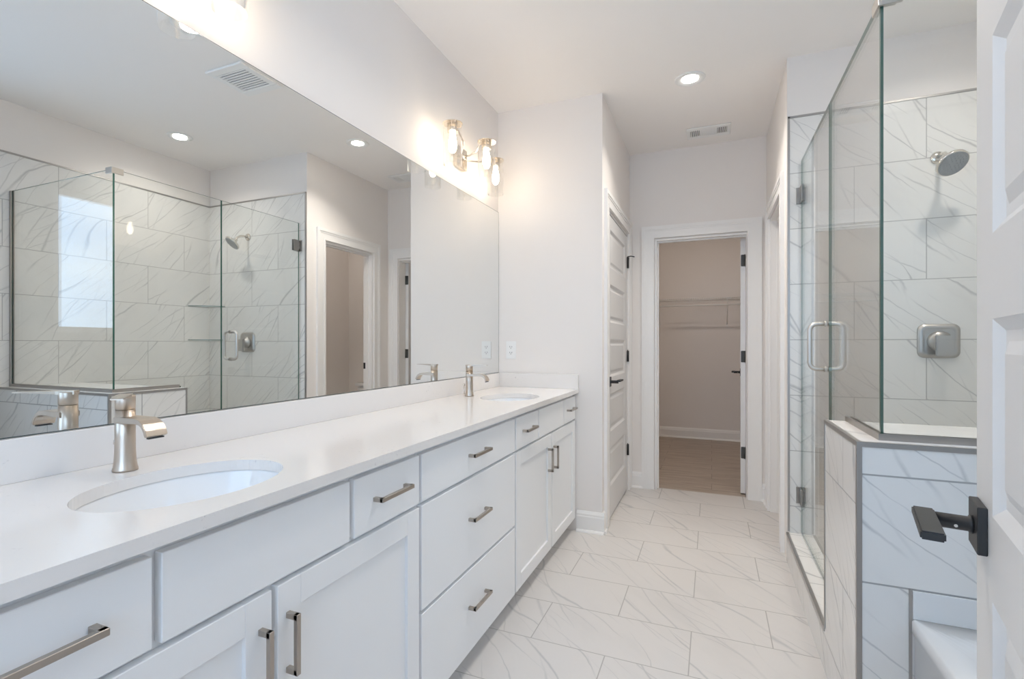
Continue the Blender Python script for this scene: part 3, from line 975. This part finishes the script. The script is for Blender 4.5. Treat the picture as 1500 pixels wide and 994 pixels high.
# closet lamp (dim) and an unseen lamp in the water closet
area_light('closet_lamp', (0.16, 5.5, H - 0.03), (0, 0, 0), 0.07, 3.3, (1.0, 0.92, 0.84), disk=True)
area_light('water_closet_lamp', (0.95, 4.0, H - 0.03), (0, 0, 0), 0.25, 1.7, (1.0, 0.93, 0.87), disk=True)

# exhaust fan grille
fx, fy = -0.124, 2.168
t = thing('exhaust_fan', 'square white exhaust fan grille in the ceiling, seen in the mirror', 'vent', (fx, fy, H))
m = MB()
for (a, b_, c, d_) in ((-0.145, 0.145, -0.15, -0.10), (-0.145, 0.145, 0.10, 0.15), (-0.145, -0.105, -0.10, 0.10), (0.105, 0.145, -0.10, 0.10)):
    m.box(fx + a, fx + b_, fy + c, fy + d_, H - 0.014, H - 0.0005, 0.003)
obj('frame', m, 'plastic', t)
obj('backing', MB().box(fx - 0.105, fx + 0.105, fy - 0.10, fy + 0.10, H - 0.003, H - 0.001), 'ventdark', t)
m = MB()
for k in range(10):
    y = fy - 0.092 + k * 0.0204
    m.box(fx - 0.105, fx + 0.105, y - 0.0062, y + 0.0062, H - 0.013, H - 0.009)
obj('louvers', m, 'plastic', t)

# supply register
rx, ry = -0.022, 4.055
t = thing('air_register', 'small white three-section air register in the hall ceiling', 'vent', (rx, ry, H))
m = MB()
hw, hd = 0.150, 0.098
m.box(rx - hw, rx + hw, ry - hd, ry - 0.058, H - 0.010, H - 0.0005, 0.003).box(rx - hw, rx + hw, ry + 0.058, ry + hd, H - 0.010, H - 0.0005, 0.003)
for (a, b_) in ((-hw, -0.125), (-0.060, -0.046), (0.046, 0.060), (0.125, hw)):
    m.box(rx + a, rx + b_, ry - 0.058, ry + 0.058, H - 0.010, H - 0.0005, 0.002)
obj('frame', m, 'plastic', t)
obj('backing', MB().box(rx - 0.125, rx + 0.125, ry - 0.058, ry + 0.058, H - 0.0025, H - 0.001), 'ventdark', t)
m = MB()
for (a, n_, w_) in ((-0.125, 5, 0.065), (0.060, 5, 0.065)):
    for k in range(n_):
        x = rx + a + (k + 0.5) * w_ / n_
        m.box(x - 0.0035, x + 0.0035, ry - 0.058, ry + 0.058, H - 0.010, H - 0.004)
for k in range(9):
    y = ry - 0.052 + k * 0.013
    m.box(rx - 0.046, rx + 0.046, y - 0.0045, y + 0.0045, H - 0.010, H - 0.004)
obj('louvers', m, 'plastic', t)

# duplex outlet on the end wall
ox, oz = -1.255, 1.159
t = thing('wall_outlet', 'white duplex outlet on the end wall beside the mirror', 'outlet', (ox, Y1, oz))
obj('cover_plate', MB().box(ox - 0.036, ox + 0.036, Y1 - 0.006, Y1 - 0.0003, oz - 0.060, oz + 0.060, 0.002, 2), 'plastic', t)
for s_ in (-1, 1):
    r = obj('receptacle', MB().poly_prism(rrect(0.033, 0.030, 0.010, 5, (ox, oz + s_ * 0.0195)), 'Y', Y1 - 0.0075, Y1 - 0.006), 'plastic', t)
    m = MB().box(ox - 0.0085, ox - 0.0060, Y1 - 0.0082, Y1 - 0.0074, oz + s_ * 0.0195 - 0.001, oz + s_ * 0.0195 + 0.008)
    m.box(ox + 0.0060, ox + 0.0085, Y1 - 0.0082, Y1 - 0.0074, oz + s_ * 0.0195 - 0.001, oz + s_ * 0.0195 + 0.007)
    m.ring_lathe([(0.0025, -0.0082), (0.0025, -0.0074)], (ox, Y1, oz + s_ * 0.0195 - 0.007), 'Y', 10)
    obj('slots', m, 'dark', r, label='dark plug slots')

# ================================================================== SHOWER
# curb and half wall (structure), tiled
CURB = 0.158
pw = struct(obj('wall_half', MB().box(XP, XR, YP, YPE - 0.0, 0, ZP), 'tile_pony'))
uvbox(pw, ox=(1.89 + 0.30, 0.435 - 4 * 0.305 - 0.305), oy=(0.387, 0.526 - 5 * 0.305), oz=(0.2, 1.72))
cb = struct(obj('wall_shower_curb', MB().box(XP, XP + 0.125, YPE, Y3, 0, CURB), 'tile_pony'))
uvbox(cb, ox=(1.89 + 0.30, 0.435 - 4 * 0.305 - 0.305), oz=(0.2, 2.55))
cap = struct(obj('wall_half_cap', MB().box(XP + 0.010, XR, YP + 0.010, YPE, ZP, ZP + 0.003), 'curbtop'))
uvbox(cap, oz=(0.3, 0.1))
sf = struct(obj('floor_shower', MB().box(XP + 0.125, XR, YPE, Y3, 0.0, 0.03), 'mosaic'))
uvbox(sf)
m = MB()
m.box(XP - 0.003, XP + 0.010, YP - 0.003, YPE + 0.002, ZP - 0.010, ZP + 0.004)          # along the left top edge
m.box(XP + 0.010, XR, YP - 0.003, YP + 0.010, ZP - 0.010, ZP + 0.004)                 # along the front top edge
m.box(XP - 0.003, XP + 0.008, YPE - 0.008, YPE + 0.002, CURB + 0.002, ZP - 0.010)          # far end
m.box(XP - 0.003, XP + 0.010, YP - 0.003, YP + 0.010, 0.0, ZP - 0.010)                # vertical corner
struct(obj('trim_5', m, 'edge'))
struct(obj('trim_6', MB().box(XP - 0.003, XP + 0.010, YPE + 0.002, Y3 - 0.003, CURB - 0.012, CURB + 0.002), 'edge'))
struct(obj('trim_7', MB().box(0.499, 0.506, YP - 0.003, YP, 0, 0.527), 'edge'))       # dark joint beside the bath

GT = 2.201
GTH = 0.0095
gx0, gx1 = XG - GTH / 2, XG + GTH / 2


def glass_obj(name, mb, parent, normal_axis):
    o = obj(name, mb, ['glass', 'gedge'], parent)
    for p in o.data.polygons:
        if abs(p.normal[normal_axis]) < 0.9: p.material_index = 1
    return o


# fixed screen: L-shaped side pane + return pane on the half wall
fs = thing('shower_screen', 'fixed clear glass shower panels on the tiled half wall, green-edged corner', 'shower screen', (XG, 1.95, ZP))
YDE = 2.462
g = MB().poly_prism([(YG + GTH / 2 + 0.0008, ZP + 0.012), (YPE + 0.006, ZP + 0.012), (YPE + 0.006, CURB + 0.004), (YDE, CURB + 0.004), (YDE, GT), (YG + GTH / 2 + 0.0008, GT)], 'X', gx0, gx1)
side_pane = glass_obj('side_pane', g, fs, 0)
g = MB().box(gx0, XR - 0.004, YG - GTH / 2, YG + GTH / 2, ZP + 0.012, GT)
ret_pane = glass_obj('return_pane', g, fs, 1)
m = MB()
zc0, zc1 = ZP + 0.003, ZP + 0.022
m.box(gx0 - 0.006, gx0 - 0.0005, YG - GTH / 2 - 0.006, YPE - 0.004, zc0, zc1).box(gx1 + 0.0005, gx1 + 0.006, YG + 0.006 + GTH / 2, YPE - 0.004, zc0, zc1)
m.box(gx0 - 0.0005, XR - 0.001, YG - GTH / 2 - 0.006, YG - GTH / 2 - 0.0005, zc0, zc1).box(gx1 + 0.006, XR - 0.001, YG + GTH / 2 + 0.0005, YG + GTH / 2 + 0.006, zc0, zc1)
obj('bottom_channel', m, 'chan', fs, label='metal channel under the panes')
m = MB().box(XR - 0.018, XR - 0.001, YG - GTH / 2 - 0.006, YG - GTH / 2 - 0.0005, zc1, GT).box(XR - 0.018, XR - 0.001, YG + GTH / 2 + 0.0005, YG + GTH / 2 + 0.006, zc1, GT)
obj('wall_channel', m, 'chan', fs, label='metal channel up the wall')
m = MB().box(gx0 - 0.008, gx0 - 0.0005, YG - 0.015, YG + 0.050, GT - 0.026, GT + 0.009, 0.001).box(gx0 - 0.0005, gx0 + 0.05, YG - 0.015, YG - GTH / 2 - 0.0005, GT - 0.026, GT + 0.009, 0.001)
m.box(gx0 - 0.0005, gx0 + 0.05, YG - GTH / 2 - 0.0005, YG + 0.050, GT + 0.0005, GT + 0.009, 0.001)
obj('corner_clamp', m, 'satin', fs, label='small square metal clamp at the top corner')

# hinged glass door
DY0, DY1 = YDE + 0.005, Y3 - 0.012
gd = thing('shower_door', 'hinged clear glass shower door with a D-shaped pull handle', 'shower door', (XG, 2.8, CURB))
g = MB().box(gx0, gx1, DY0, DY1, CURB + 0.012, GT)
glass_obj('door_pane', g, gd, 0)
for zc in (2.013, 0.370):
    m = MB()
    for xx in (gx0 - 0.0075, gx1 + 0.0005):
        m.box(xx, xx + 0.007, DY1 - 0.062, DY1 - 0.008, zc - 0.045, zc + 0.045, 0.001)
    m.box(gx0 - 0.022, gx1 + 0.022, Y3 - 0.007, Y3 - 0.0005, zc - 0.045, zc + 0.045, 0.001)
    m.box(gx0 - 0.007, gx1 + 0.007, Y3 - 0.022, Y3 - 0.007, zc - 0.028, zc + 0.028, 0.001)
    obj('hinge', m, 'ghinge', gd, label='square glass-to-wall hinge')
hy, hz0, hz1 = DY0 + 0.070, 1.092, 1.287
for s_, xf, nm in ((-1, gx0, 'handle'), (1, gx1, 'handle')):
    pts = [(xf, hy, hz1)]
    R, D = 0.028, 0.058
    for k in range(7):
        a = PI / 2 * k / 6
        pts.append((xf + s_ * (D - R + R * math.sin(a)), hy, hz1 - R + R * math.cos(a)))
    for k in range(7):
        a = PI / 2 * k / 6
        pts.append((xf + s_ * (D - R + R * math.cos(a)), hy, hz0 + R - R * math.sin(a)))
    pts.append((xf, hy, hz0))
    m = MB().tube(pts, 0.0092, 14)
    for z in (hz0, hz1):
        m.ring_lathe([(0.0125, min(0, s_ * 0.004)), (0.0125, max(0, s_ * 0.004))], (xf, hy, z), 'X', 18)
    obj(nm, m, 'satin', gd, label='D-shaped metal pull')
obj('bottom_sweep', MB().box(gx0 + 0.002, gx1 - 0.002, DY0, DY1, CURB + 0.001, CURB + 0.0115), 'plastic', gd, label='clear sweep under the door')

# shower head on the end wall
hx, hz = 1.045, 2.135
t = thing('overhead_shower', 'brushed nickel shower head on a bent arm on the end wall', 'shower head', (hx, Y3, hz))
obj('flange', MB().ring_lathe([(0.031, 0.0), (0.031, -0.004), (0.026, -0.010), (0.012, -0.014)], (hx, Y3, hz), 'Y', 32), 'nickel_b', t)
arm = [(hx, Y3 - 0.005, hz), (hx, Y3 - 0.05, hz + 0.002), (hx, Y3 - 0.085, hz - 0.006), (hx, Y3 - 0.112, hz - 0.026), (hx, Y3 - 0.128, hz - 0.045)]
obj('arm', MB().tube(arm, 0.0085, 16), 'nickel_b', t)
hd = bpy.data.objects.new('head', None)
m = MB().ring_lathe([(0.010, 0.036), (0.016, 0.030), (0.016, 0.018), (0.020, 0.012), (0.034, 0.004), (0.060, -0.004), (0.0655, -0.010), (0.0655, -0.020), (0.063, -0.023)], (0, 0, 0), 'Z', 44)
rotm = Matrix.Translation((hx, Y3 - 0.146, hz - 0.067)) @ Matrix.Rotation(math.radians(-42), 4, 'X') @ Matrix.Rotation(math.radians(-14), 4, 'Y')
for v in m.b.verts: v.co = rotm @ v.co
bpy.data.objects.remove(hd)
hobj = obj('head', m, 'nickel_b', t)
m = MB().ring_lathe([(0.0605, -0.0232), (0.0600, -0.0245)], (0, 0, 0), 'Z', 44)
for r_, n_ in ((0.052, 24), (0.040, 18), (0.028, 12), (0.015, 6)):
    for k in range(n_):
        a = 2 * PI * k / n_
        m.ring_lathe([(0.0022, -0.0245), (0.0016, -0.0268)], (r_ * math.cos(a), r_ * math.sin(a), 0), 'Z', 6)
for v in m.b.verts: v.co = rotm @ v.co
obj('spray_face', m, 'rubber', hobj, label='grey spray face with nozzles')

# shower valve
vx, vz = 1.047, 1.215
t = thing('shower_valve', 'square brushed nickel shower valve plate with lever knob on the end wall', 'shower valve', (vx, Y3, vz))
m = MB()
prev = None
secs = [(0.172, 0.172, 0.032, 0.0), (0.172, 0.172, 0.032, -0.004), (0.166, 0.166, 0.030, -0.008), (0.160, 0.160, 0.028, -0.009), (0.155, 0.155, 0.027, -0.013), (0.142, 0.142, 0.024, -0.0155), (0.126, 0.126, 0.02, -0.0155), (0.118, 0.118, 0.018, -0.014)]
for (w_, h_, r_, y) in secs:
    ring = [m.b.verts.new((vx + p[0], Y3 + y, vz + p[1])) for p in rrect(w_, h_, r_, 6)]
    if prev:
        for k in range(len(ring)):
            f = m.b.faces.new([prev[k], prev[(k + 1) % len(ring)], ring[(k + 1) % len(ring)], ring[k]]); f.smooth = True
    prev = ring
m.b.faces.new(prev)
obj('plate', m, 'valve', t)
m = MB().ring_lathe([(0.050, -0.012), (0.050, -0.022), (0.042, -0.032), (0.028, -0.038), (0.024, -0.062), (0.022, -0.064)], (vx, Y3, vz), 'Y', 36)
kn = obj('valve_body', m, 'valve', t)
obj('lever', MB().box(vx - 0.032, vx + 0.032, Y3 - 0.082, Y3 - 0.058, vz - 0.075, vz + 0.026, 0.003, 2), 'valve', kn)

# corner glass shelves
for z, lab in ((1.531, 'upper triangular glass shelf in the far corner of the shower'), (1.232, 'lower triangular glass shelf in the far corner of the shower')):
    c = (XR, Y3)
    pts = [(XR - 0.001, Y3 - 0.001)]
    R = 0.205
    for k in range(9):
        a = PI + PI / 2 * k / 8
        q = 0.62
        px = XR + R * math.cos(a); py = Y3 + R * math.sin(a)
        lx = XR - R * (1 - k / 8); ly = Y3 - R * (k / 8)
        pts.append((lx + (px - lx) * q, ly + (py - ly) * q))
    pts[1] = (XR - R, Y3 - 0.001); pts[-1] = (XR - 0.001, Y3 - R)
    o = obj('corner_shelf', MB().poly_prism(pts, 'Z', z, z + 0.008), ['glass', 'gedge_l'])
    for p in o.data.polygons:
        if abs(p.normal.z) < 0.9: p.material_index = 1
    tag(o, lab, 'shelf', 'glass corner shelves')

# ================================================================== BATH
TZ = 0.447
bt = thing('bathtub', 'white alcove bathtub in front of the tiled half wall', 'bathtub', (1.02, 0.95, 0))
m = MB()
bx0, bx1, by0, by1 = 0.505, XR - 0.001, YR + 0.009, YP - 0.001
rings = [
    [(bx0, by0), (bx1, by0), (bx1, by1), (bx0, by1)],
]
k = m.b


def rect_ring(ix0, ix1, iy0, iy1, z, r, n=6):
    w_, h_ = (bx1 - ix1) - (bx0 + ix0), (by1 - iy1) - (by0 + iy0)
    c = ((bx0 + ix0 + bx1 - ix1) / 2, (by0 + iy0 + by1 - iy1) / 2)
    return [k.verts.new((p[0], p[1], z)) for p in rrect(w_, h_, r, n, c)]


seq = [rect_ring(0.006, 0, 0, 0, 0.0, 0.002), rect_ring(0.006, 0, 0, 0, TZ - 0.05, 0.002), rect_ring(0, 0, 0, 0, TZ - 0.035, 0.003), rect_ring(0, 0, 0, 0, TZ - 0.006, 0.004), rect_ring(0.005, 0, 0, 0, TZ, 0.006),
       rect_ring(0.085, 0.05, 0.09, 0.11, TZ, 0.11), rect_ring(0.095, 0.06, 0.10, 0.125, TZ - 0.010, 0.11), rect_ring(0.115, 0.08, 0.13, 0.20, TZ - 0.16, 0.11), rect_ring(0.15, 0.115, 0.18, 0.30, 0.10, 0.12), rect_ring(0.21, 0.17, 0.25, 0.38, 0.075, 0.12)]
for A, B in zip(seq, seq[1:]):
    for i in range(len(A)):
        f = k.faces.new([A[i], A[(i + 1) % len(A)], B[(i + 1) % len(A)], B[i]]); f.smooth = True
k.faces.new(seq[-1])
o = obj('tub_shell', m, 'acrylic', bt)
obj('drain', MB().ring_lathe([(0.035, 0.0755), (0.033, 0.079), (0.02, 0.079)], (1.02, 0.52, 0), 'Z', 24), 'nickel_b', bt, label='round metal drain')
o = obj('end_flange', MB().box(0.507, XR - 0.002, YP - 0.006, YP - 0.001, TZ, 0.524, 0.001), 'acrylic', bt)

# ================================================================== CLOSET SHELF
SZ = 1.755
sh = thing('wire_shelf', 'white wire shelf with hanging rail across the closet back wall', 'shelf', (-0.25, YC - 0.15, SZ))
m = MB()
x0s, x1s = -0.895, XB - 0.005
for (yy, zz, r_) in ((YC - 0.006, SZ, 0.0032), (YC - 0.15, SZ - 0.004, 0.0030), (YC - 0.300, SZ, 0.0035), (YC - 0.300, SZ - 0.045, 0.0035)):
    m.tube([(x0s, yy, zz), (x1s, yy, zz)], r_, 8)
n_ = 50
for i in range(n_):
    x = x0s + (i + 0.5) * (x1s - x0s) / n_
    m.tube([(x, YC - 0.006, SZ + 0.0045), (x, YC - 0.298, SZ + 0.0045), (x, YC - 0.302, SZ), (x, YC - 0.302, SZ - 0.045)], 0.0016, 5)
obj('shelf_grid', m, 'wire', sh)
obj('hanging_rail', MB().tube([(x0s, YC - 0.27, SZ - 0.085), (x1s, YC - 0.27, SZ - 0.085)], 0.008, 10), 'wire', sh)
for x in (-0.62, 0.175):
    m = MB().tube([(x, YC - 0.300, SZ - 0.01), (x, YC - 0.012, SZ - 0.30), (x, YC - 0.001, SZ - 0.31)], 0.0055, 8)
    m.box(x - 0.010, x + 0.010, YC - 0.006, YC - 0.0005, SZ - 0.34, SZ - 0.29)
    m.tube([(x, YC - 0.27, SZ - 0.045), (x, YC - 0.27, SZ - 0.078)], 0.003, 6)
    obj('brace', m, 'wire', sh)

# ================================================================== TOILET (glimpsed in the mirror)
tx = 0.83
to = thing('toilet', 'white toilet in the side room, tank edge glimpsed in the mirror', 'toilet', (tx, 4.5, 0))
m = MB().box(tx - 0.20, tx + 0.20, 4.625, 4.80, 0.40, 0.725, 0.02, 3)
obj('tank', m, 'china', to)
obj('tank_lid', MB().box(tx - 0.212, tx + 0.212, 4.610, 4.81, 0.725, 0.757, 0.008, 2), 'china', to)
m = MB().ring_lathe([(0.105, 0.0), (0.10, 0.05), (0.095, 0.15), (0.13, 0.27), (0.178, 0.36), (0.185, 0.39)], (tx, 4.36, 0), 'Z', 32, sy=1.35)
m.box(tx - 0.10, tx + 0.10, 4.40, 4.70, 0.0, 0.385, 0.02, 2)
obj('bowl', m, 'china', to)
obj('seat', MB().ring_lathe([(0.188, 0.392), (0.190, 0.400), (0.186, 0.418), (0.17, 0.424)], (tx, 4.36, 0), 'Z', 32, sy=1.35), 'plastic', to)
